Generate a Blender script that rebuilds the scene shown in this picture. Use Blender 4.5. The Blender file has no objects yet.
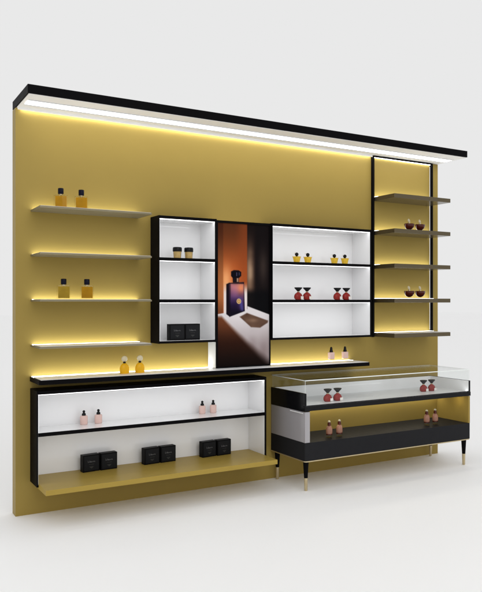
import bpy, bmesh, math, random
from mathutils import Vector, Matrix
random.seed(7)
SC = bpy.context.scene
COL = SC.collection
R = math.radians

# ------------------------------------------------------------------ materials
def srgb(r, g, b):
    f = lambda c: (c/255/12.92) if c/255 <= .04045 else ((c/255+.055)/1.055)**2.4
    return (f(r), f(g), f(b))

def mat(name, col, rough=.5, spec=.5, metal=0., coat=0., coat_rough=.05, trans=0., ior=1.45,
        noise=0., nscale=(40, 40, 40), bump=0., rvar=0.):
    m = bpy.data.materials.new(name); m.use_nodes = True
    nt = m.node_tree; b = nt.nodes['Principled BSDF']
    b.inputs['Base Color'].default_value = (*col, 1)
    b.inputs['Roughness'].default_value = rough
    b.inputs['Specular IOR Level'].default_value = spec
    b.inputs['Metallic'].default_value = metal
    b.inputs['Coat Weight'].default_value = coat
    b.inputs['Coat Roughness'].default_value = coat_rough
    b.inputs['Transmission Weight'].default_value = trans
    b.inputs['IOR'].default_value = ior
    if noise or bump or rvar:
        tc = nt.nodes.new('ShaderNodeTexCoord'); mp = nt.nodes.new('ShaderNodeMapping')
        mp.inputs['Scale'].default_value = nscale
        nz = nt.nodes.new('ShaderNodeTexNoise'); nz.inputs['Scale'].default_value = 1
        nz.inputs['Detail'].default_value = 4
        nt.links.new(tc.outputs['Object'], mp.inputs['Vector']); nt.links.new(mp.outputs[0], nz.inputs['Vector'])
        if noise:
            mx = nt.nodes.new('ShaderNodeMix'); mx.data_type = 'RGBA'
            mx.inputs['A'].default_value = (*[c*(1-noise) for c in col], 1)
            mx.inputs['B'].default_value = (*[min(1, c*(1+noise)) for c in col], 1)
            nt.links.new(nz.outputs['Fac'], mx.inputs['Factor']); nt.links.new(mx.outputs['Result'], b.inputs['Base Color'])
        if rvar:
            mr = nt.nodes.new('ShaderNodeMapRange')
            mr.inputs['To Min'].default_value = rough-rvar; mr.inputs['To Max'].default_value = rough+rvar
            nt.links.new(nz.outputs['Fac'], mr.inputs['Value']); nt.links.new(mr.outputs[0], b.inputs['Roughness'])
        if bump:
            bp = nt.nodes.new('ShaderNodeBump'); bp.inputs['Strength'].default_value = bump
            bp.inputs['Distance'].default_value = .001
            nt.links.new(nz.outputs['Fac'], bp.inputs['Height']); nt.links.new(bp.outputs[0], b.inputs['Normal'])
    return m

def emis(name, col, s):
    m = bpy.data.materials.new(name); m.use_nodes = True; nt = m.node_tree; nt.nodes.clear()
    o = nt.nodes.new('ShaderNodeOutputMaterial'); e = nt.nodes.new('ShaderNodeEmission')
    e.inputs[0].default_value = (*col, 1); e.inputs[1].default_value = s
    nt.links.new(e.outputs[0], o.inputs[0]); return m

def sheet_glass(name, tint, refl=.9, rough=.0, base=.012):
    m = bpy.data.materials.new(name); m.use_nodes = True; nt = m.node_tree; nt.nodes.clear()
    o = nt.nodes.new('ShaderNodeOutputMaterial'); t = nt.nodes.new('ShaderNodeBsdfTransparent')
    g = nt.nodes.new('ShaderNodeBsdfGlossy'); g.inputs['Roughness'].default_value = rough
    g.inputs['Color'].default_value = (refl, refl, refl, 1)
    t.inputs[0].default_value = (*tint, 1)
    lw = nt.nodes.new('ShaderNodeLayerWeight'); lw.inputs[0].default_value = .5
    pw = nt.nodes.new('ShaderNodeMath'); pw.operation = 'POWER'; pw.inputs[1].default_value = 4.5
    f = nt.nodes.new('ShaderNodeMath'); f.operation = 'MULTIPLY_ADD'; f.inputs[1].default_value = .8; f.inputs[2].default_value = base
    nt.links.new(lw.outputs['Facing'], pw.inputs[0]); nt.links.new(pw.outputs[0], f.inputs[0])
    mx = nt.nodes.new('ShaderNodeMixShader')
    nt.links.new(f.outputs[0], mx.inputs[0]); nt.links.new(t.outputs[0], mx.inputs[1])
    nt.links.new(g.outputs[0], mx.inputs[2]); nt.links.new(mx.outputs[0], o.inputs[0]); return m

GOLD = (.312, .222, .056)
def soft_strip(name, col, s, y0, y1, edge=.25):
    """a frosted diffuser: brightest along its middle, fading to its long edges (object y)"""
    m = emis(name, col, s); nt = m.node_tree; e = [n for n in nt.nodes if n.type == 'EMISSION'][0]
    tc = nt.nodes.new('ShaderNodeTexCoord'); sx = nt.nodes.new('ShaderNodeSeparateXYZ'); mr = nt.nodes.new('ShaderNodeMapRange')
    nt.links.new(tc.outputs['Object'], sx.inputs[0]); nt.links.new(sx.outputs['Y'], mr.inputs['Value'])
    mr.inputs['From Min'].default_value = y0; mr.inputs['From Max'].default_value = y1
    mr.inputs['To Min'].default_value = -1; mr.inputs['To Max'].default_value = 1
    sq = nt.nodes.new('ShaderNodeMath'); sq.operation = 'MULTIPLY'; nt.links.new(mr.outputs[0], sq.inputs[0]); nt.links.new(mr.outputs[0], sq.inputs[1])
    iv = nt.nodes.new('ShaderNodeMapRange'); iv.interpolation_type = 'SMOOTHSTEP'
    iv.inputs['To Min'].default_value = 1; iv.inputs['To Max'].default_value = 0
    pw = nt.nodes.new('ShaderNodeMath'); pw.operation = 'POWER'; pw.inputs[1].default_value = 2.6
    ma = nt.nodes.new('ShaderNodeMath'); ma.operation = 'MULTIPLY_ADD'; ma.inputs[1].default_value = s; ma.inputs[2].default_value = edge
    nt.links.new(sq.outputs[0], iv.inputs['Value']); nt.links.new(iv.outputs[0], pw.inputs[0])
    nt.links.new(pw.outputs[0], ma.inputs[0]); nt.links.new(ma.outputs[0], e.inputs[1])
    return m

M = dict(
    gold=mat('gold_satin_paint', GOLD, .42, .12, noise=.035, nscale=(6, 6, 6), rvar=.05),
    goldboard=mat('gold_satin_board', (.38, .265, .055), .35, .15, noise=.05, nscale=(3, 30, 30)),
    black=mat('black_lacquer', (.0035, .0032, .0038), .5, .04, noise=.2, nscale=(20, 20, 20), rvar=.06),
    gloss=mat('black_gloss_panel', (.006, .006, .007), .16, .16, rvar=.03, nscale=(8, 8, 8)),
    charcoal=mat('charcoal_laminate', (.018, .018, .020), .5, .06, noise=.1, nscale=(30, 30, 30), rvar=.05),
    white=mat('white_gloss_acrylic', (.86, .86, .865), .22, .5, coat=.8, coat_rough=.03, rvar=.04, nscale=(5, 5, 5)),
    whitelam=mat('white_laminate', (.84, .84, .845), .3, .4, rvar=.04, nscale=(9, 9, 9)),
    under=mat('canopy_soffit_paint', (.88, .87, .845), .5, .2, noise=.02, nscale=(7, 7, 7)),
    greypanel=mat('pale_grey_gloss_panel', (.36, .345, .36), .12, .5, coat=.4, noise=.05, nscale=(60, 3, 3)),
    bronze=mat('brushed_bronze', (.105, .082, .045), .24, .5, metal=.5, noise=.12, nscale=(3, 120, 120), rvar=.06),
    steel=mat('satin_champagne_shelf', (.22, .19, .12), .4, .3, metal=.4, noise=.08, nscale=(3, 120, 120)),
    brass=mat('champagne_brass', (.55, .45, .27), .3, .5, metal=.7, noise=.05, nscale=(50, 50, 50)),
    floor=mat('white_studio_floor', (.975, .975, .975), .6, .5, noise=.004, nscale=(1, 1, 1)),
    led=emis('led_diffuser', (1, .985, .94), 5.5),
    ledcan=soft_strip('canopy_led_diffuser', (1, .99, .97), 7.2, -.205, -.085, .50),
    ledwarm=emis('warm_led_diffuser', (.96, 1, 1.0), 8.0),
    baylight=emis('bay_led', (1, .95, .80), 8),
    ledslot=emis('slot_led', (.96, 1, 1.0), 16.0),
    ledside=emis('cabinet_side_led', (.98, .985, 1), 1.15),
    ledcab=emis('cabinet_led', (.98, .985, 1), 5.6),
    puck=emis('warm_downlight', (1, .86, .5), 26),
    glass=sheet_glass('clear_sheet_glass', (.992, .995, .992)),
    lidglass=sheet_glass('counter_lid_glass', (.975, .982, .978), base=.014),
    gedge=mat('polished_glass_edge', (.86, .90, .87), .15, .6),
    bglass=sheet_glass('clear_bottle_glass', (.98, .96, .88), .6),
    amber=mat('amber_perfume', (.40, .205, .005), .2, .06, coat=0, trans=.0, noise=.25, nscale=(25, 25, 25)),
    palea=mat('pale_amber_perfume', (.34, .225, .022), .2, .06, coat=0, trans=.0, noise=.25, nscale=(25, 25, 25)),
    yellow=mat('yellow_perfume', (.80, .42, .010), .15, .15, coat=.1, trans=.0, noise=.2, nscale=(25, 25, 25)),
    lemon=mat('golden_yellow_glass', (.66, .42, .03), .15, .2, coat=.1, noise=.25, nscale=(60, 60, 60)),
    honey=mat('honey_gold_jar_glass', (.45, .30, .09), .12, .6, coat=.5, metal=.2, noise=.4, nscale=(60, 60, 60)),
    pink=mat('pale_pink_glass', (.80, .55, .49), .1, .5, coat=.6, trans=.15, noise=.08, nscale=(30, 30, 30)),
    peach=mat('peach_glass', (.36, .17, .11), .15, .3, coat=.2, noise=.3, nscale=(30, 30, 30)),
    red=mat('red_glass', (.25, .012, .008), .15, .25, coat=.1, noise=.35, nscale=(40, 40, 40)),
    darkred=mat('dark_red_glass', (.075, .009, .005), .15, .3, coat=.2, noise=.4, nscale=(40, 40, 40)),
    cap=mat('black_bottle_cap', (.004, .004, .005), .25, .2),
    navy=mat('navy_bottle_cap', (.004, .004, .013), .25, .12),
    label=mat('white_paper_label', (.78, .74, .70), .5, .4),
    card=mat('black_carton', (.003, .003, .0035), .45, .08, noise=.15, nscale=(60, 60, 60)),
    cardfront=mat('charcoal_carton_front', (.010, .0105, .012), .38, .12, noise=.15, nscale=(60, 60, 60)),
    ink=mat('grey_foil_print', (.13, .13, .135), .5, .5),
    inkdim=mat('dim_foil_print', (.055, .055, .05), .5, .5),
)

# ------------------------------------------------------------------ helpers
def link(name, bm, m, parent=None, off=(0, 0, 0), smooth=False, bevel=0.):
    if bevel:
        bmesh.ops.bevel(bm, geom=[e for e in bm.edges], offset=bevel, segments=2, profile=.5, affect='EDGES')
    me = bpy.data.meshes.new(name)
    bmesh.ops.translate(bm, verts=bm.verts, vec=Vector(off)*-1)
    bmesh.ops.recalc_face_normals(bm, faces=bm.faces)
    bm.to_mesh(me); bm.free()
    if smooth:
        for p in me.polygons: p.use_smooth = True
        try: me.set_sharp_from_angle(angle=R(35))
        except Exception: pass
    me.materials.append(M[m] if isinstance(m, str) else m)
    o = bpy.data.objects.new(name, me); COL.objects.link(o)
    if parent: o.parent = parent
    return o

def add_box(bm, x0, x1, y0, y1, z0, z1):
    r = bmesh.ops.create_cube(bm, size=1)
    bmesh.ops.scale(bm, verts=r['verts'], vec=(x1-x0, y1-y0, z1-z0))
    bmesh.ops.translate(bm, verts=r['verts'], vec=((x0+x1)/2, (y0+y1)/2, (z0+z1)/2))

def boxes(name, bs, m, parent=None, off=(0, 0, 0), bevel=.0012):
    bm = bmesh.new()
    for b in bs: add_box(bm, *b)
    return link(name, bm, m, parent, off, bevel=bevel)

def lathe(name, prof, m, parent=None, at=(0, 0, 0), seg=32, sy=1., smooth=True):
    bm = bmesh.new(); rings = []
    for r, z in prof:
        if r < 1e-6: rings.append([bm.verts.new((at[0], at[1], at[2]+z))])
        else: rings.append([bm.verts.new((at[0]+r*math.cos(2*math.pi*k/seg), at[1]+sy*r*math.sin(2*math.pi*k/seg), at[2]+z)) for k in range(seg)])
    for a, b in zip(rings, rings[1:]):
        for k in range(seg):
            k2 = (k+1) % seg
            if len(a) == 1 and len(b) == 1: continue
            if len(a) == 1: bm.faces.new((a[0], b[k], b[k2]))
            elif len(b) == 1: bm.faces.new((a[k], a[k2], b[0]))
            else: bm.faces.new((a[k], a[k2], b[k2], b[k]))
    return link(name, bm, m, parent, smooth=smooth)

def ball(r, z, n=8, flat=1.):
    return [(r*math.sin(math.pi*i/n), z+r*flat*(1-math.cos(math.pi*i/n))) for i in range(n+1)]

def thing(name, label, cat, loc=(0, 0, 0), rz=0, group=None):
    o = bpy.data.objects.new(name, None); COL.objects.link(o)
    o.location = loc; o.rotation_euler = (0, 0, rz); o.empty_display_size = .05
    o['label'] = label; o['category'] = cat
    if group: o['group'] = group
    return o

def dup(root, loc, rz, label):
    r = root.copy(); COL.objects.link(r); r.location = loc; r.rotation_euler = (0, 0, rz); r['label'] = label
    for ch in list(root.children):
        c = ch.copy(); COL.objects.link(c); c.parent = r
        for g in list(ch.children):
            d = g.copy(); COL.objects.link(d); d.parent = c
    return r

def spread(make, items, group):
    """items: (x, y, z, rotz_deg, label); the first is built, the others are copies"""
    root = None
    for x, y, z, rz, lab in items:
        if root is None:
            root = make(lab, group); root.location = (x, y, z); root.rotation_euler = (0, 0, R(rz))
        else: dup(root, (x, y, z), R(rz+(random.uniform(-5, 5) if 'carton' not in group else 0)), lab)

# ------------------------------------------------------------------ setting
bm = bmesh.new(); bmesh.ops.create_grid(bm, x_segments=2, y_segments=2, size=60)
fl = link('floor', bm, 'floor'); fl['kind'] = 'structure'

# ------------------------------------------------------------------ gold display wall (with the cabinet openings)
L, H, T = 3.407, 2.398, .0825
CL = (.849, 1.262, .994, 1.806)      # left cabinet outline  x0 x1 z0 z1
CR = (1.692, 2.584, .994, 1.803)     # right cabinet
LC = (.085, 1.631, .196, .747)       # low cabinet
def wall():
    e = .0008
    holes = [(a-e, b+e, c-e, d+e) for a, b, c, d in (CL, CR, LC)]
    xs = sorted({0, L, *[h[i] for h in holes for i in (0, 1)]}); zs = sorted({.0, H, *[h[i] for h in holes for i in (2, 3)]})
    bm = bmesh.new(); vd = {}
    def v(x, y, z):
        k = (round(x, 5), round(y, 5), round(z, 5))
        if k not in vd: vd[k] = bm.verts.new((x, y, z))
        return vd[k]
    solid = {}
    for i in range(len(xs)-1):
        for j in range(len(zs)-1):
            cx, cz = (xs[i]+xs[i+1])/2, (zs[j]+zs[j+1])/2
            solid[i, j] = not any(h[0] < cx < h[1] and h[2] < cz < h[3] for h in holes)
    for (i, j), s in solid.items():
        if not s: continue
        x0, x1, z0, z1 = xs[i], xs[i+1], zs[j], zs[j+1]
        bm.faces.new((v(x0, 0, z0), v(x1, 0, z0), v(x1, 0, z1), v(x0, 0, z1)))
        bm.faces.new((v(x0, T, z1), v(x1, T, z1), v(x1, T, z0), v(x0, T, z0)))
        for di, dj, a, b in ((-1, 0, (x0, z0), (x0, z1)), (1, 0, (x1, z0), (x1, z1)), (0, -1, (x0, z0), (x1, z0)), (0, 1, (x0, z1), (x1, z1))):
            if not solid.get((i+di, j+dj), False):
                bm.faces.new((v(a[0], 0, a[1]), v(b[0], 0, b[1]), v(b[0], T, b[1]), v(a[0], T, a[1])))
    o = link('display_wall', bm, 'gold')
    o['label'] = 'tall flat satin gold wall panel that carries all the shelves and cabinets'; o['category'] = 'wall panel'
wall()

# ------------------------------------------------------------------ canopy
c = thing('canopy', 'long black edged canopy with white lit underside along the top of the gold wall', 'canopy', (L/2, 0, 2.4))
o_ = (L/2, 0, 2.4)
boxes('canopy_shell', [(0, L, -.316, T, 2.402, 2.4515)], 'black', c, o_, .0015)
boxes('soffit_panel', [(.007, L-.007, -.309, T-.007, 2.3985, 2.4016)], 'under', c, o_, 0)
boxes('led_strip', [(.03, L-.03, -.205, -.085, 2.3965, 2.3982)], 'ledcan', c, o_, 0)
boxes('light_lip', [(.0075, 2.686, -.024, -.022, 2.383, 2.3982)], 'under', c, o_, 0)
boxes('led_strip', [(.03, 2.684, -.0215, -.002, 2.3965, 2.3982)], 'ledslot', c, o_, 0)

# ------------------------------------------------------------------ left glass-thin wall shelves
names = ['topmost', 'second', 'third', 'lowest']
labs = ['thin metal wall shelf, topmost of the four left shelves, carrying amber bottles',
        'empty thin metal wall shelf just under the topmost left shelf',
        'thin metal wall shelf, third down on the left, carrying two pale amber bottles',
        'empty thin wall shelf with bright white top, just above the long black ledge']
for i, z in enumerate((1.806, 1.541, 1.274, 1.006)):
    X1 = .765
    s = thing('wall_shelf', labs[i], 'shelf', (.087, 0, z-.013), 0, 'thin shelves on the left of the wall')
    off = (.087, 0, z-.013)
    boxes('shelf_board', [(.087, X1, -.225, -.0005, z-.013, z-.002)], 'steel', s, off, .001)
    boxes('white_top', [(.093, X1-.004, -.219, -.043, z-.0018, z)], 'whitelam', s, off, 0)
    boxes('led_strip', [(.095, X1-.006, -.042, -.002, z-.0018, z+.0002)], 'ledwarm', s, off, 0)

# ------------------------------------------------------------------ cabinets
def cabinet(name, label, C_, yf, yb, tl, tr, tt, tb, shelves, backm='white'):
    x0, x1, z0, z1 = C_; off = ((x0+x1)/2, 0, z0)
    t = thing(name, label, 'cabinet', off)
    boxes('frame', [(x0, x0+tl, yf, yb, z0, z1), (x1-tr, x1, yf, yb, z0, z1),
                    (x0+tl+.0003, x1-tr-.0003, yf+.0005, yb, z1-tt, z1-.0003), (x0+tl+.0003, x1-tr-.0003, yf+.0005, yb, z0+.0003, z0+tb)], 'black', t, off, .001)
    a, b, lo, hi = x0+tl, x1-tr, z0+tb, z1-tt
    w = .002
    boxes('back_panel', [(a+.001, b-.001, yb-.008, yb-.002, lo+.001, hi-.001)], backm, t, off, 0)
    boxes('side_lining', [(a+.0005, a+w, yf+.004, yb-.0085, lo+.001, hi-.001)], 'white', t, off, 0)
    boxes('side_lining', [(b-w, b-.0005, yf+.004, yb-.0085, lo+.001, hi-.001)], 'white', t, off, 0)
    boxes('top_lining', [(a+w+.0005, b-w-.0005, yf+.004, yb-.0085, hi-w, hi-.0005)], 'white', t, off, 0)
    return t, off, (a+w, b-w, lo, hi)

def cab_led(t, off, a, b, yf, lo, hi, side=True, wd=.014):
    boxes('led_strip', [(a+.0004, b-.0004, yf+.006, yf+.006+wd, hi-.003, hi-.0008)], 'ledcab', t, off, 0)
    if side:
        boxes('led_strip', [(a+.0004, a+.0025, yf+.006, yf+.012, lo+.001, hi-.006)], 'ledside', t, off, 0)

for nm, lab, C_, tl, tr in (
    ('wall_cabinet', 'narrow black framed white lit cabinet left of the poster, with jars and black cartons', CL, .006, .012),
    ('wall_cabinet', 'wide black framed white lit cabinet right of the poster, with yellow and red bottles', CR, .008, .014)):
    t, off, (a, b, lo, hi) = cabinet(nm, lab, C_, -.135, .088, tl, tr, .018, .015, None)
    t['group'] = 'white lit cabinets beside the poster'
    boxes('bottom_lining', [(a+.0005, b-.0005, -.131, .0795, lo+.0005, lo+.002)], 'white', t, off, 0)
    tops = (1.540, 1.274)
    for z in tops:
        s = boxes('shelf', [(a+.0006, b-.0006, -.128, .079, z-.016, z)], 'white', t, off, .0008)
        boxes('shelf_edge', [(a-.001, b+.001, -.1335, -.1285, z-.019, z+.0005)], 'black', s, (0, 0, 0), .0008).location = (-off[0], -off[1], -off[2])
    for zl, zh in ((tops[0], hi), (tops[1], tops[0]-.019), (lo, tops[1]-.019)):
        cab_led(t, off, a, b, -.135, zl+.001, zh-.0008, True, .016 if zh == hi else .010)

# low cabinet with pull-out gold bench
t, off, (a, b, lo, hi) = cabinet('low_cabinet', 'long low black framed white cabinet with a gold bench board jutting out below', LC, -.161, .065, .008, .013, .020, .012, None)
z = .505
s = boxes('shelf', [(a+.0006, b-.0006, -.154, .0565, z-.018, z)], 'white', t, off, .0008)
boxes('shelf_edge', [(a-.001, b+.001, -.1600, -.1545, z-.021, z+.0005)], 'black', s, (0, 0, 0), .0008).location = (-off[0], -off[1], -off[2])
cab_led(t, off, a, b, -.161, z+.001, hi-.0008)
bmx = bmesh.new(); add_box(bmx, .0955, 1.6155, -.326, .056, .186, .2155)
link('bench_board', bmx, 'goldboard', t, off, bevel=.0015)

# ------------------------------------------------------------------ long black ledge
t = thing('ledge_shelf', 'long thick black ledge with glowing white top below the cabinets and poster', 'shelf', (.082, 0, .79)); off = (.082, 0, .79)
bm = bmesh.new()
pts = [(.082, -.0005), (.082, -.222), (.094, -.234), (2.478, -.234), (2.478, -.0005)]
lo_ = [bm.verts.new((x, y, .789)) for x, y in pts]; hi_ = [bm.verts.new((x, y, .815)) for x, y in pts]
bm.faces.new(lo_); bm.faces.new(hi_)
for k in range(5): bm.faces.new((lo_[k], lo_[(k+1) % 5], hi_[(k+1) % 5], hi_[k]))
link('ledge_body', bm, 'black', t, off, bevel=.0012)
boxes('white_top', [(.092, 2.472, -.229, -.058, .8153, .8175)], 'whitelam', t, off, 0)
boxes('led_strip', [(.092, 2.470, -.057, -.003, .8153, .8177)], 'ledwarm', t, off, 0)

# ------------------------------------------------------------------ poster light box
PX0, PX1, PZ0, PZ1 = 1.2645, 1.690, .8185, 1.8005
t = thing('poster_box', 'tall narrow black framed poster of a dark perfume bottle in an orange light beam', 'poster', ((PX0+PX1)/2, 0, PZ0)); off = ((PX0+PX1)/2, 0, PZ0)
boxes('box_body', [(PX0+.001, PX1-.001, -.112, -.0005, PZ0, PZ1-.001)], 'whitelam', t, off, .001)
boxes('frame', [(PX0, PX0+.013, -.122, -.1125, PZ0, PZ1), (PX1-.008, PX1, -.122, -.1125, PZ0, PZ1),
                (PX0+.0132, PX1-.0082, -.1215, -.1125, PZ1-.016, PZ1-.0002), (PX0+.0132, PX1-.0082, -.1215, -.1125, PZ0+.0002, PZ0+.009)], 'black', t, off, .0008)

def sm(a, b, x):
    if a == b: return 1. if x >= a else 0.
    t_ = max(0, min(1, (x-a)/(b-a))); return t_*t_*(3-2*t_)
def mixc(c1, c2, f): return tuple(p+(q-p)*f for p, q in zip(c1, c2))
def inpoly(u, v, P, soft):
    """signed soft inside of a convex polygon (clockwise with v down)"""
    d = 1e9
    for k in range(len(P)):
        (x0, y0), (x1, y1) = P[k], P[(k+1) % len(P)]
        ex, ey = x1-x0, (y1-y0)*2.33
        n = math.hypot(ex, ey); dd = (ex*((v-y0)*2.33)-ey*(u-x0))/n
        d = min(d, dd)
    return sm(-soft, soft, d)
def hsh(x, y):
    s = math.sin(x*127.1+y*311.7)*43758.5453; return s-math.floor(s)
def vn(x, y):
    xi, yi = math.floor(x), math.floor(y); fx, fy = x-xi, y-yi
    fx = fx*fx*(3-2*fx); fy = fy*fy*(3-2*fy)
    return (hsh(xi, yi)*(1-fx)+hsh(xi+1, yi)*fx)*(1-fy)+(hsh(xi, yi+1)*(1-fx)+hsh(xi+1, yi+1)*fx)*fy
def art(u, v):
    n = vn(u*9, v*22)
    # orange wall
    c = mixc((88, 46, 24), (186, 92, 44), sm(0, .40, v)); c = mixc(c, (140, 64, 30), .55*sm(.30, .52, u))
    c = mixc(c, (242, 170, 112), .9*math.exp(-((u-.16)/.11)**2-((v-.40)/.10)**2))
    # lit cream strip running down to the table
    c = mixc(c, (230, 218, 214), sm(.40, .50, v)*sm(.10, .13, u))
    # left edge strip
    e = mixc((70, 34, 18), (170, 100, 56), sm(0, .45, v)); e = mixc(e, (120, 66, 38), sm(.5, .64, v))
    c = mixc(e, c, sm(.095, .12, u))
    # right dark wall with a lit edge
    d = mixc((22, 15, 15), (92, 66, 52), sm(.0, .3, v)*math.exp(-((u-.60)/.10)**2))
    d = mixc(d, (176, 146, 118), .85*(.6+.5*n)*math.exp(-((u-.625)/.06)**2-((v-.34)/.13)**2))
    d = mixc(d, (16, 12, 14), sm(.69, .76, u)*.7)
    d = mixc(d, (84, 70, 62), .5*math.exp(-((u-.88)/.09)**2-((v-.30)/.12)**2))
    d = mixc(d, (9, 9, 12), sm(.44, .50, v)*.9)
    c = mixc(c, d, sm(.555, .575, u))
    # table top
    tl = .635-.06*u if u < .57 else .58+.14*(u-.57)
    f = sm(tl-.004, tl+.004, v)
    tab = mixc((220, 214, 216), (138, 122, 122), sm(.62, .92, v)*(.7+.3*n))
    low = .650+.40*max(0, u-.08)-.05*max(0, u-.08)**2
    lowc = mixc((108, 60, 36), (44, 22, 14), sm(.66, .86, v)); lowc = mixc(lowc, (14, 9, 9), sm(.82, 1, v)*.8)
    tab = mixc(tab, lowc, sm(low-.014-.03*u, low+.016+.05*u, v))
    c = mixc(c, tab, f)
    # cast shadow of the bottle
    S_ = [(.42, .655), (.56, .628), (.98, .685), (.97, .70), (.82, .735), (.64, .730)]
    c = mixc(c, mixc((66, 42, 32), (128, 98, 78), n*.6+.6*math.exp(-((u-.68)/.09)**2-((v-.682)/.014)**2)), .95*inpoly(u, v, S_, .012))
    # bottle: dark side, lit front
    c = mixc(c, (20, 12, 22), inpoly(u, v, [(.165, .425), (.225, .415), (.235, .655), (.165, .635)], .008))
    F = [(.215, .416), (.505, .408), (.52, .615), (.225, .655)]
    b_ = mixc((172, 108, 112), (84, 56, 98), sm(.42, .54, v)); b_ = mixc(b_, (206, 122, 74), .8*math.exp(-((u-.45)/.07)**2-((v-.45)/.04)**2))
    b_ = mixc(b_, (34, 22, 56), sm(.50, .58, v)*(1-.6*math.exp(-((u-.46)/.06)**2))); b_ = mixc(b_, (14, 12, 24), sm(.58, .63, v))
    b_ = mixc(b_, (84, 88, 170), .6*math.exp(-((u-.44-.5*(v-.55))/.03)**2)*sm(.5, .54, v)*(1-sm(.6, .62, v)))
    b_ = mixc(b_, (20, 14, 26), .7*(1-sm(.235, .26, u))+.6*sm(.485, .505, u)); b_ = mixc(b_, (18, 12, 20), .8*(1-sm(.418, .428, v)))
    b_ = tuple(q*(.82+.36*n) for q in b_)
    c = mixc(c, b_, inpoly(u, v, F, .007))
    em = math.hypot((u-.405), (v-.545)*2.33)
    c = mixc(c, (226, 190, 132), 1-sm(.036, .050, em)); c = mixc(c, (160, 118, 66), (1-sm(.006, .016, abs(em-.022)))*.7)
    # neck, collar and cap
    c = mixc(c, (22, 16, 22), inpoly(u, v, [(.285, .378), (.405, .375), (.405, .412), (.29, .414)], .006))
    c = mixc(c, (196, 150, 120), .85*inpoly(u, v, [(.365, .383), (.395, .382), (.395, .408), (.365, .409)], .006))
    c = mixc(c, (12, 10, 18), inpoly(u, v, [(.255, .336), (.31, .326), (.40, .327), (.45, .338), (.45, .366), (.415, .379), (.285, .381), (.255, .368)], .008))
    c = mixc(c, (92, 88, 124), .7*inpoly(u, v, [(.355, .342), (.372, .342), (.372, .368), (.355, .368)], .006))
    c = mixc(c, (60, 60, 84), .7*inpoly(u, v, [(.40, .340), (.425, .342), (.425, .362), (.40, .364)], .006))
    return srgb(*[max(0, min(255, q)) for q in c])
def artwork():
    x0, x1, z0, z1 = PX0+.0128, PX1-.0078, PZ0+.0088, PZ1-.0158
    NX, NZ = 150, 345
    vs = [(x0+(x1-x0)*i/NX-off[0], -.1140, z1-(z1-z0)*j/NZ-off[2]) for j in range(NZ+1) for i in range(NX+1)]
    fs = [(j*(NX+1)+i, (j+1)*(NX+1)+i, (j+1)*(NX+1)+i+1, j*(NX+1)+i+1) for j in range(NZ) for i in range(NX)]
    me = bpy.data.meshes.new('poster_print'); me.from_pydata(vs, [], fs)
    ca = me.color_attributes.new('print', 'FLOAT_COLOR', 'POINT')
    flat = []
    for j in range(NZ+1):
        for i in range(NX+1): flat += [*art(i/NX, j/NZ), 1]
    ca.data.foreach_set('color', flat)
    m = mat('poster_print_paper', (1, 1, 1), .4, .04); nt = m.node_tree
    at_ = nt.nodes.new('ShaderNodeAttribute'); at_.attribute_name = 'print'
    nt.links.new(at_.outputs['Color'], nt.nodes['Principled BSDF'].inputs['Base Color'])
    me.materials.append(m)
    o = bpy.data.objects.new('poster_print', me); COL.objects.link(o); o.parent = t
artwork()

# ------------------------------------------------------------------ right shelf rack
t = thing('shelf_rack', 'slim black framed rack with five bronze shelves at the right end of the wall', 'shelf rack', (3.01, 0, .985)); off = (3.01, 0, .985)
boxes('frame', [(2.690, 2.706, -.024, -.0005, .985, 2.385), (3.3135, 3.3295, -.024, -.0005, 1.000, 2.385), (2.6902, 3.3293, -.0235, -.0005, 2.3853, 2.3945)], 'black', t, off, .001)
boxes('led_strip', [(2.708, 3.312, -.012, -.003, 2.3835, 2.3848)], 'ledslot', t, off, 0)
boxes('led_strip', [(3.3118, 3.3132, -.006, -.003, 1.03, 2.37)], 'ledside', t, off, 0)
for z in (2.077, 1.813, 1.549, 1.286, 1.021):
    s = boxes('shelf', [(2.7115, 3.297, -.243, -.009, z-.033, z-.002)], 'bronze', t, off, .0012)
    o = boxes('led_strip', [(2.712, 3.308, -.052, -.0095, z-.0018, z+.0002)], 'ledwarm', s, off, 0)
    if z < 1.1: boxes('white_top', [(2.717, 3.29, -.238, -.053, z-.0018, z)], 'whitelam', s, off, 0)

# ------------------------------------------------------------------ glass topped counter
VX0, VX1, VY = 1.768, 3.318, -.423
t = thing('display_counter', 'black and gold display counter with glass lid on tapered brass tipped legs', 'display counter', ((VX0+VX1)/2, 0, 0)); off = ((VX0+VX1)/2, 0, 0)
def slab(name, z0, z1, m, inset=0, r=.022, yb=-.004, x1=VX1):
    bm = bmesh.new(); P = []
    xa, xb, ya = VX0+inset, x1-inset, VY+inset
    for k in range(7):
        an = math.pi+k/6*math.pi/2; P.append((xa+r+r*math.cos(an), ya+r+r*math.sin(an)))
    for k in range(7):
        an = 1.5*math.pi+k/6*math.pi/2; P.append((xb-r+r*math.cos(an), ya+r+r*math.sin(an)))
    P += [(xb, yb), (xa, yb)]
    A = [bm.verts.new((x, y, z0)) for x, y in P]; B = [bm.verts.new((x, y, z1)) for x, y in P]
    bm.faces.new(A); bm.faces.new(B)
    for k in range(len(P)): bm.faces.new((A[k], A[(k+1) % len(P)], B[(k+1) % len(P)], B[k]))
    return link(name, bm, m, t, off, smooth=True)
slab('brass_trim', .1975, .2045, 'brass', -.002)
slab('base_box', .2048, .325, 'charcoal', 0, .008)
boxes('side_panel', [(VX0+.0005, VX0+.040, VY+.0005, -.004, .3255, .529)], 'greypanel', t, off, .0015)
boxes('side_panel', [(VX1-.020, VX1-.0005, VY+.001, -.004, .3255, .532)], 'gold', t, off, .001)
boxes('inner_lining', [(VX0+.0405, VX0+.042, VY+.004, -.10, .3256, .5345)], 'gold', t, off, 0)
boxes('back_panel', [(VX0+.0425, VX1-.0205, -.099, -.092, .3256, .5345)], 'gold', t, off, 0)
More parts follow.
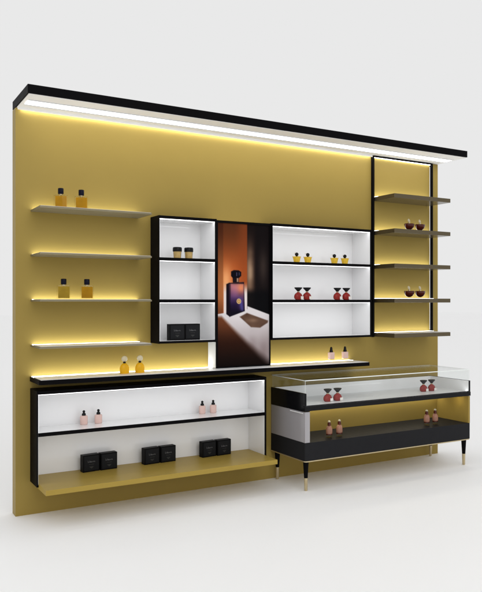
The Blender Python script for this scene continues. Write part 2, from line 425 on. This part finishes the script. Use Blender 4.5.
boxes('tray_frame', [(VX0-.003, VX1+.003, VY-.003, VY+.03, .535, .566), (VX0+.0125, VX1-.0125, VY+.0303, -.004, .5352, .560), (VX0+.013, VX1-.013, VY-.002, VY+.004, .5663, .572),
                     (VX0-.001, VX0+.012, VY+.0303, -.004, .5303, .652), (VX0-.0008, VX0+.0118, VY-.0008, VY+.0300, .5663, .6518), (VX1-.012, VX1+.001, VY-.001, -.004, .5663, .652)], 'gloss', t, off, .001)
boxes('tray_floor', [(VX0+.0125, VX1-.0125, VY+.0305, -.022, .5602, .5655)], 'whitelam', t, off, 0)
boxes('tray_lining', [(VX0+.0602, VX1-.0135, -.0215, -.0145, .5605, .650), (VX0+.0125, VX0+.0145, VY+.004, -.0145, .5665, .650), (VX1-.0145, VX1-.0125, VY+.004, -.0145, .5665, .650),
                      (VX0+.015, VX0+.060, -.0215, -.0145, .5605, .650)], 'white', t, off, 0)
boxes('led_strip', [(VX0+.016, VX1-.016, VY+.0125, VY+.028, .5662, .5672)], 'ledcab', t, off, 0)
boxes('highlight_bar', [(VX0-.0065, VX0-.0002, VY+.02, VY+.17, .517, .5225)], 'whitelam', t, off, .001)  # added white bar, stands in for the highlight line on the side panel
gl = boxes('glass_lid', [(VX0+.006, VX1-.006, VY+.006, -.006, .7340, .7400),
               (VX0+.0062, VX1-.0062, VY+.0062, VY+.0112, .5670, .7337),
               (VX0+.0062, VX0+.0112, VY+.0115, -.0115, .6525, .7337), (VX1-.0112, VX1-.0062, VY+.0115, -.0115, .6525, .7337),
               (VX0+.0062, VX1-.0062, -.0112, -.0062, .6525, .7337)], 'lidglass', t, off, 0)
boxes('glass_edge', [(VX0+.0055, VX1-.0055, VY+.0040, VY+.0058, .7340, .7398), (VX0+.0042, VX0+.0055, VY+.006, -.006, .7345, .7392), (VX1-.0055, VX1-.0042, VY+.006, -.006, .7345, .7392), (VX0+.0045, VX0+.0060, VY+.0045, VY+.0060, .6530, .7338), (VX1-.0060, VX1-.0045, VY+.0045, VY+.0060, .6530, .7338), (VX0+.0055, VX1-.0055, -.0060, -.0045, .7355, .7398)], 'gedge', gl, off, 0)
for x in (2.05, 2.62, 3.235):
    lathe('downlight', [(0, 0), (.018, 0), (.018, .004), (0, .004)], 'puck', t, (x-off[0], -.335, .5305), 20)
boxes('led_strip', [(VX0+.06, VX1-.03, -.150, -.105, .5315, .5345)], 'baylight', t, off, 0)
for x, y in ((1.798, -.390), (3.284, -.390), (1.798, -.040), (3.284, -.040)):
    lg = lathe('leg', [(0, .1970), (.019, .1970), (.0185, .185), (.0125, .086), (0, .086)], 'black', t, (x-off[0], y, 0), 24)
    lathe('brass_tip', [(0, .0858), (.0124, .0858), (.0105, .004), (.0085, 0), (0, 0)], 'brass', lg, (x-off[0], y, 0), 24)

# ------------------------------------------------------------------ products
def square_bottle(liq='amber'):
    def f(lab, group):
        t = thing('perfume_bottle', lab, 'perfume bottle', group=group)
        boxes('glass_shell', [(-.039, .039, -.019, .019, 0, .080)], 'bglass', t, bevel=.002)
        boxes('perfume', [(-.031, .034, -.014, .014, .007, .075)], liq, t, bevel=.002)
        lathe('neck', [(0, .080), (.009, .080), (.009, .087), (0, .087)], 'brass', t, seg=20)
        lathe('cap', [(0, .0871), (.0155, .0871), (.0165, .090), (.0165, .118), (.0145, .121), (0, .121)], 'navy', t, seg=24)
        return t
    return f
spread(square_bottle(), [(.235, -.115, 1.8062, -16, 'left amber square bottle with navy cap on the topmost left shelf'),
                         (.358, -.115, 1.8062, -16, 'right amber square bottle with navy cap on the topmost left shelf')], 'amber bottles on the topmost left shelf')
spread(square_bottle('palea'), [(.252, -.115, 1.2742, -16, 'pale olive amber square bottle, left of the pair on the third left shelf')], 'bottles on the third left shelf')
spread(square_bottle('amber'), [(.392, -.115, 1.2742, -16, 'brighter amber square bottle, right of the pair on the third left shelf')], 'bottles on the third left shelf')

def round_yellow(lab, group):
    t = thing('perfume_bottle', lab, 'perfume bottle', group=group)
    lathe('body', [(0, 0), (.028, 0), (.030, .004), (.0305, .022), (.029, .038), (.023, .052), (.013, .061), (.008, .064), (0, .064)], 'yellow', t, seg=32, sy=.55)
    lathe('neck', [(0, .064), (.0085, .064), (.0085, .073), (0, .073)], 'cap', t, seg=20)
    bm = bmesh.new(); bmesh.ops.create_uvsphere(bm, u_segments=28, v_segments=16, radius=.0195)
    bmesh.ops.scale(bm, verts=bm.verts, vec=(1, .5, .92)); bmesh.ops.translate(bm, verts=bm.verts, vec=(0, 0, .0915))
    link('stopper', bm, mstop, t, smooth=True)
    return t
mstop = mat('frosted_pale_glass', (.74, .66, .46), .25, .5, coat=.4, trans=.3)
spread(round_yellow, [(.625, -.125, .8177, 0, 'left yellow rounded bottle with frosted disc stopper on the black ledge'),
                      (.726, -.125, .8177, 0, 'right yellow rounded bottle with frosted disc stopper on the black ledge')], 'yellow bottles on the ledge')

def jar(lab, group):
    t = thing('cosmetic_jar', lab, 'jar', group=group)
    lathe('body', [(0, 0), (.022, 0), (.0245, .004), (.0265, .030), (.0275, .044), (0, .044)], 'honey', t, seg=12)
    lathe('lid', [(0, .0442), (.0285, .0442), (.030, .048), (.030, .067), (.0265, .073), (0, .0735)], 'cap', t, seg=32)
    return t
spread(jar, [(1.006, -.070, 1.5405, 0, 'left gold jar with black lid on the upper shelf of the narrow cabinet'),
             (1.088, -.070, 1.5405, 0, 'right gold jar with black lid on the upper shelf of the narrow cabinet')], 'gold jars with black lids')

def word(parent, x0, w, zc, h, m, y, seed, n=8):
    rr = random.Random(seed); bs = []
    for k in range(n):
        x = x0+w*k/n; ww = w/n*.62; hh = h*(1.5 if k in (0, 2) else rr.choice((.75, .85, 1.0)))
        bs.append((x, x+ww*.32, y-.0006, y-.0001, zc-h/2, zc-h/2+hh))
        bs.append((x+ww*.34, x+ww*1.05, y-.0006, y-.0001, zc-h/2+(hh-h*.2)*rr.choice((0, 0, .5)), zc-h/2+(hh-h*.2)*rr.choice((0, .5))+h*.16+.0001))
    return boxes('printed_word', bs, m, parent, bevel=0)
def carton(lab, group):
    t = thing('product_carton', lab, 'carton', group=group)
    b_ = boxes('carton_body', [(-.054, .054, 0, .045, 0, .104)], 'card', t, bevel=.0015)
    f_ = boxes('front_face', [(-.048, .048, -.0012, -.0002, .008, .097)], 'cardfront', t, bevel=.0004)
    word(f_, -.024, .050, .062, .0085, 'ink', -.0012, 3)
    word(f_, -.016, .034, .046, .0030, 'inkdim', -.0012, 5, 10)
    boxes('emblem', [(-.013, .013, -.0018, -.0013, .030, .0318), (-.009, .009, -.0018, -.0013, .0255, .0272), (-.004, .004, -.0018, -.0013, .0212, .0228)], 'inkdim', f_, bevel=0)
    return t
zb = .2157
spread(carton, [
    (.447, -.030, zb, 6, 'black carton at far left of the row on the gold bench'),
    (.561, -.028, zb, 4, 'black carton second from left on the gold bench, touching the leftmost one'),
    (.848, -.030, zb, 6, 'black carton third from left on the gold bench, left of the middle pair'),
    (.962, -.028, zb, 4, 'black carton fourth from left on the gold bench, right of the middle pair'),
    (1.262, -.030, zb, 6, 'black carton fifth from left on the gold bench, left of the right pair'),
    (1.376, -.028, zb, 4, 'black carton at far right of the row on the gold bench'),
    (.997, -.090, 1.0113, 0, 'black carton on the bottom of the narrow cabinet, left of two'),
    (1.107, -.090, 1.0113, 0, 'black carton on the bottom of the narrow cabinet, next to the poster')], 'black product cartons')

def flared(lab, group):
    t = thing('perfume_bottle', lab, 'perfume bottle', group=group)
    bm = bmesh.new(); seg = 40; rings = []
    for r, z in ((.0, 0), (.021, 0), (.0225, .003), (.027, .024), (.032, .040), (.0335, .0435), (.028, .0425), (0, .041)):
        if r == 0: rings.append([bm.verts.new((0, 0, z))]); continue
        rings.append([bm.verts.new((r*(1+.05*math.cos(8*2*math.pi*k/seg))*math.cos(2*math.pi*k/seg), .75*r*(1+.05*math.cos(8*2*math.pi*k/seg))*math.sin(2*math.pi*k/seg), z+(.002*math.cos(8*2*math.pi*k/seg) if z > .039 else 0))) for k in range(seg)])
    for a, b in zip(rings, rings[1:]):
        for k in range(seg):
            k2 = (k+1) % seg
            if len(a) == 1: bm.faces.new((a[0], b[k], b[k2]))
            elif len(b) == 1: bm.faces.new((a[k], a[k2], b[0]))
            else: bm.faces.new((a[k], a[k2], b[k2], b[k]))
    link('body', bm, 'lemon', t, smooth=True)
    cp = lathe('cap', [(0, .041), (.007, .041), (.007, .046)]+ball(.0135, .0462, 8)[1:], 'cap', t, seg=24)
    boxes('leaf', [(-.024, -.008, -.001, .001, .066, .0685)], 'brass', t, bevel=.0003)
    return t
W = 'in the wide cabinet'
spread(flared, [(1.950, -.060, 1.5405, 0, 'yellow flared bottle with black ball cap, first from left '+W),
                (2.047, -.060, 1.5405, 0, 'yellow flared bottle with black ball cap, second from left '+W),
                (2.288, -.060, 1.5405, 0, 'yellow flared bottle with black ball cap, third from left '+W),
                (2.386, -.060, 1.5405, 0, 'yellow flared bottle with black ball cap, rightmost '+W)], 'yellow flared bottles')

def redb(lab, group):
    t = thing('perfume_bottle', lab, 'perfume bottle', group=group)
    lathe('body', [(0, 0), (.022, 0), (.031, .006), (.0345, .018), (.033, .030), (.026, .042), (.014, .050), (.008, .054), (0, .054)], 'red', t, seg=32, sy=.6)
    lathe('collar', [(0, .0541), (.0075, .0541), (.0075, .059), (0, .059)], 'brass', t, seg=20)
    lathe('cap', [(0, .0591), (.009, .0591), (.014, .066), (.029, .080), (.0315, .085), (.029, .088), (0, .086)], 'cap', t, seg=28, sy=.7)
    boxes('label_tag', [(.006, .029, -.0245, -.0225, .004, .024)], 'label', t, bevel=.0005)
    return t
W2 = 'in the wide cabinet'; W3 = 'in the glass tray'
z3 = .5657
spread(redb, [(1.950, -.080, 1.2745, 0, 'red round bottle with black flared cap, first from left '+W2),
              (2.026, -.080, 1.2745, 0, 'red round bottle with black flared cap, second from left '+W2),
              (2.300, -.080, 1.2745, 0, 'red round bottle with black flared cap, third from left '+W2),
              (2.384, -.080, 1.2745, 0, 'red round bottle with black flared cap, rightmost '+W2),
              (2.046, -.300, z3, 0, 'red round bottle with black flared cap, first from left '+W3),
              (2.132, -.300, z3, 0, 'red round bottle with black flared cap, second from left '+W3),
              (3.010, -.240, z3, 0, 'red round bottle with black flared cap, third from left '+W3),
              (3.095, -.240, z3, 0, 'red round bottle with black flared cap, rightmost '+W3)], 'red bottles with flared black caps')

def bowl(lab, group):
    t = thing('perfume_bottle', lab, 'perfume bottle', group=group)
    lathe('foot', [(0, 0), (.014, 0), (.012, .004), (.008, .009), (0, .009)], 'bglass', t, seg=24)
    lathe('body', [(0, .009), (.012, .010), (.028, .018), (.038, .030), (.0435, .044), (.0455, .055), (.042, .058), (0, .059)], 'darkred', t, seg=36, sy=.75)
    lathe('collar', [(0, .0591), (.009, .0591), (.008, .066), (0, .066)], 'brass', t, seg=20)
    bm = bmesh.new(); bmesh.ops.create_uvsphere(bm, u_segments=20, v_segments=12, radius=.017)
    bmesh.ops.scale(bm, verts=bm.verts, vec=(.62, .35, 1)); bmesh.ops.rotate(bm, verts=bm.verts, cent=(0, 0, 0), matrix=Matrix.Rotation(R(-25), 3, 'Y'))
    bmesh.ops.translate(bm, verts=bm.verts, vec=(-.003, 0, .0815)); link('stopper', bm, mstop, t, smooth=True)
    return t
spread(bowl, [(2.976, -.120, 1.8135, 0, 'left dark red bowl shaped bottle on the second bronze shelf'),
              (3.090, -.120, 1.8135, 0, 'right dark red bowl shaped bottle on the second bronze shelf'),
              (2.976, -.120, 1.2865, 0, 'left dark red bowl shaped bottle on the fourth bronze shelf'),
              (3.092, -.120, 1.2865, 0, 'right dark red bowl shaped bottle on the fourth bronze shelf')], 'dark red bowl shaped bottles')

def pinkb(lab, group):
    t = thing('perfume_bottle', lab, 'perfume bottle', group=group)
    lathe('body', [(0, 0), (.021, 0), (.0235, .003), (.024, .008), (.024, .047), (.022, .053), (.012, .056), (0, .056)], 'pink', t, seg=32, sy=.7)
    lathe('cap', [(0, .0562), (.012, .0562), (.0125, .063), (.010, .068), (.006, .071)]+ball(.0085, .0705, 8)[2:], 'cap', t, seg=24)
    return t
W4 = 'in the low cabinet'
spread(pinkb, [(.408, -.002, .5053, 0, 'pale pink bottle with black knob cap, first from left '+W4),
               (.500, -.002, .5053, 0, 'pale pink bottle with black knob cap, second from left '+W4),
               (1.222, 0, .5053, 0, 'pale pink bottle with black knob cap, third from left '+W4),
               (1.305, 0, .5053, 0, 'pale pink bottle with black knob cap, rightmost '+W4)], 'pale pink bottles in the low cabinet')

def ledgepink(lab, group):
    t = thing('perfume_bottle', lab, 'perfume bottle', group=group)
    boxes('glass_base', [(-.021, .021, -.014, .014, 0, .0185)], 'bglass', t, bevel=.0015)
    boxes('body', [(-.021, .021, -.014, .014, .0187, .070)], 'pink', t, bevel=.003)
    lathe('cap', [(0, .0702), (.0125, .0702), (.013, .080), (.0095, .088), (.0095, .097), (.006, .108), (0, .110)], 'cap', t, seg=24)
    return t
spread(ledgepink, [(2.240, -.085, .8177, 0, 'left peach pink bottle with black cap near the right end of the ledge'),
                   (2.368, -.085, .8177, 0, 'right peach pink bottle with black cap near the right end of the ledge')], 'pink bottles on the ledge')

def capsule(lab, group):
    t = thing('perfume_bottle', lab, 'perfume bottle', group=group)
    lathe('glass_base', [(0, 0), (.021, 0), (.0235, .004), (.0235, .018), (0, .018)], 'bglass', t, seg=28, sy=.8)
    lathe('dark_band', [(0, .0182), (.0225, .0182), (.0225, .026), (0, .026)], 'darkred', t, seg=28, sy=.8)
    lathe('body', [(0, .0262), (.0235, .0262), (.0245, .034), (.0240, .060), (.018, .074), (.010, .080), (0, .080)], 'peach', t, seg=28, sy=.8)
    lathe('cap', [(0, .0802), (.0105, .0802), (.012, .086), (.011, .102), (0, .105)], 'darkred', t, seg=24)
    lathe('clear_tip', [(0, .1052), (.010, .1052), (.008, .113), (0, .118)], mstop, t, seg=24)
    return t
W5 = 'in the counter bay'
spread(capsule, [(2.030, -.338, .3252, 0, 'peach capsule bottle with dark cap, first from left '+W5),
                 (2.118, -.338, .3252, 0, 'peach capsule bottle with dark cap, second from left '+W5),
                 (2.962, -.322, .3252, 0, 'peach capsule bottle with dark cap, third from left '+W5),
                 (3.050, -.322, .3252, 0, 'peach capsule bottle with dark cap, rightmost '+W5)], 'peach bottles in the open bay')

# ------------------------------------------------------------------ light, world, camera
w = bpy.data.worlds.new('World'); SC.world = w; w.use_nodes = True
bg = w.node_tree.nodes['Background']; bg.inputs[0].default_value = (*srgb(233, 233, 233), 1); bg.inputs[1].default_value = 1
def area(name, loc, target, size, power, col=(1, 1, 1)):
    d = bpy.data.lights.new(name, 'AREA'); d.energy = power; d.size = size; d.color = col
    o = bpy.data.objects.new(name, d); COL.objects.link(o); o.location = loc
    o.rotation_euler = (Vector(target)-Vector(loc)).to_track_quat('-Z', 'Y').to_euler(); return o
area('added_fill_light', (.2, -8.5, 5.0), (1.7, 0, .7), 5.0, 150)  # unseen area light, added to brighten the wall and floor from the front

cd = bpy.data.cameras.new('camera'); cam = bpy.data.objects.new('camera', cd); COL.objects.link(cam)
cam.location = (-.8615, -4.1683, 1.2609); cam.rotation_euler = (R(90), 0, -.5196)
cd.sensor_fit = 'VERTICAL'; cd.sensor_height = 36; cd.lens = 690.45/592*36; cd.shift_y = 5.545/592
cd.clip_start = .05; cd.clip_end = 300
SC.camera = cam
SC.view_settings.view_transform = 'Standard'; SC.view_settings.look = 'None'
SC.view_settings.exposure = 0; SC.view_settings.gamma = 1
SC.cycles.max_bounces = 10; SC.cycles.transparent_max_bounces = 16
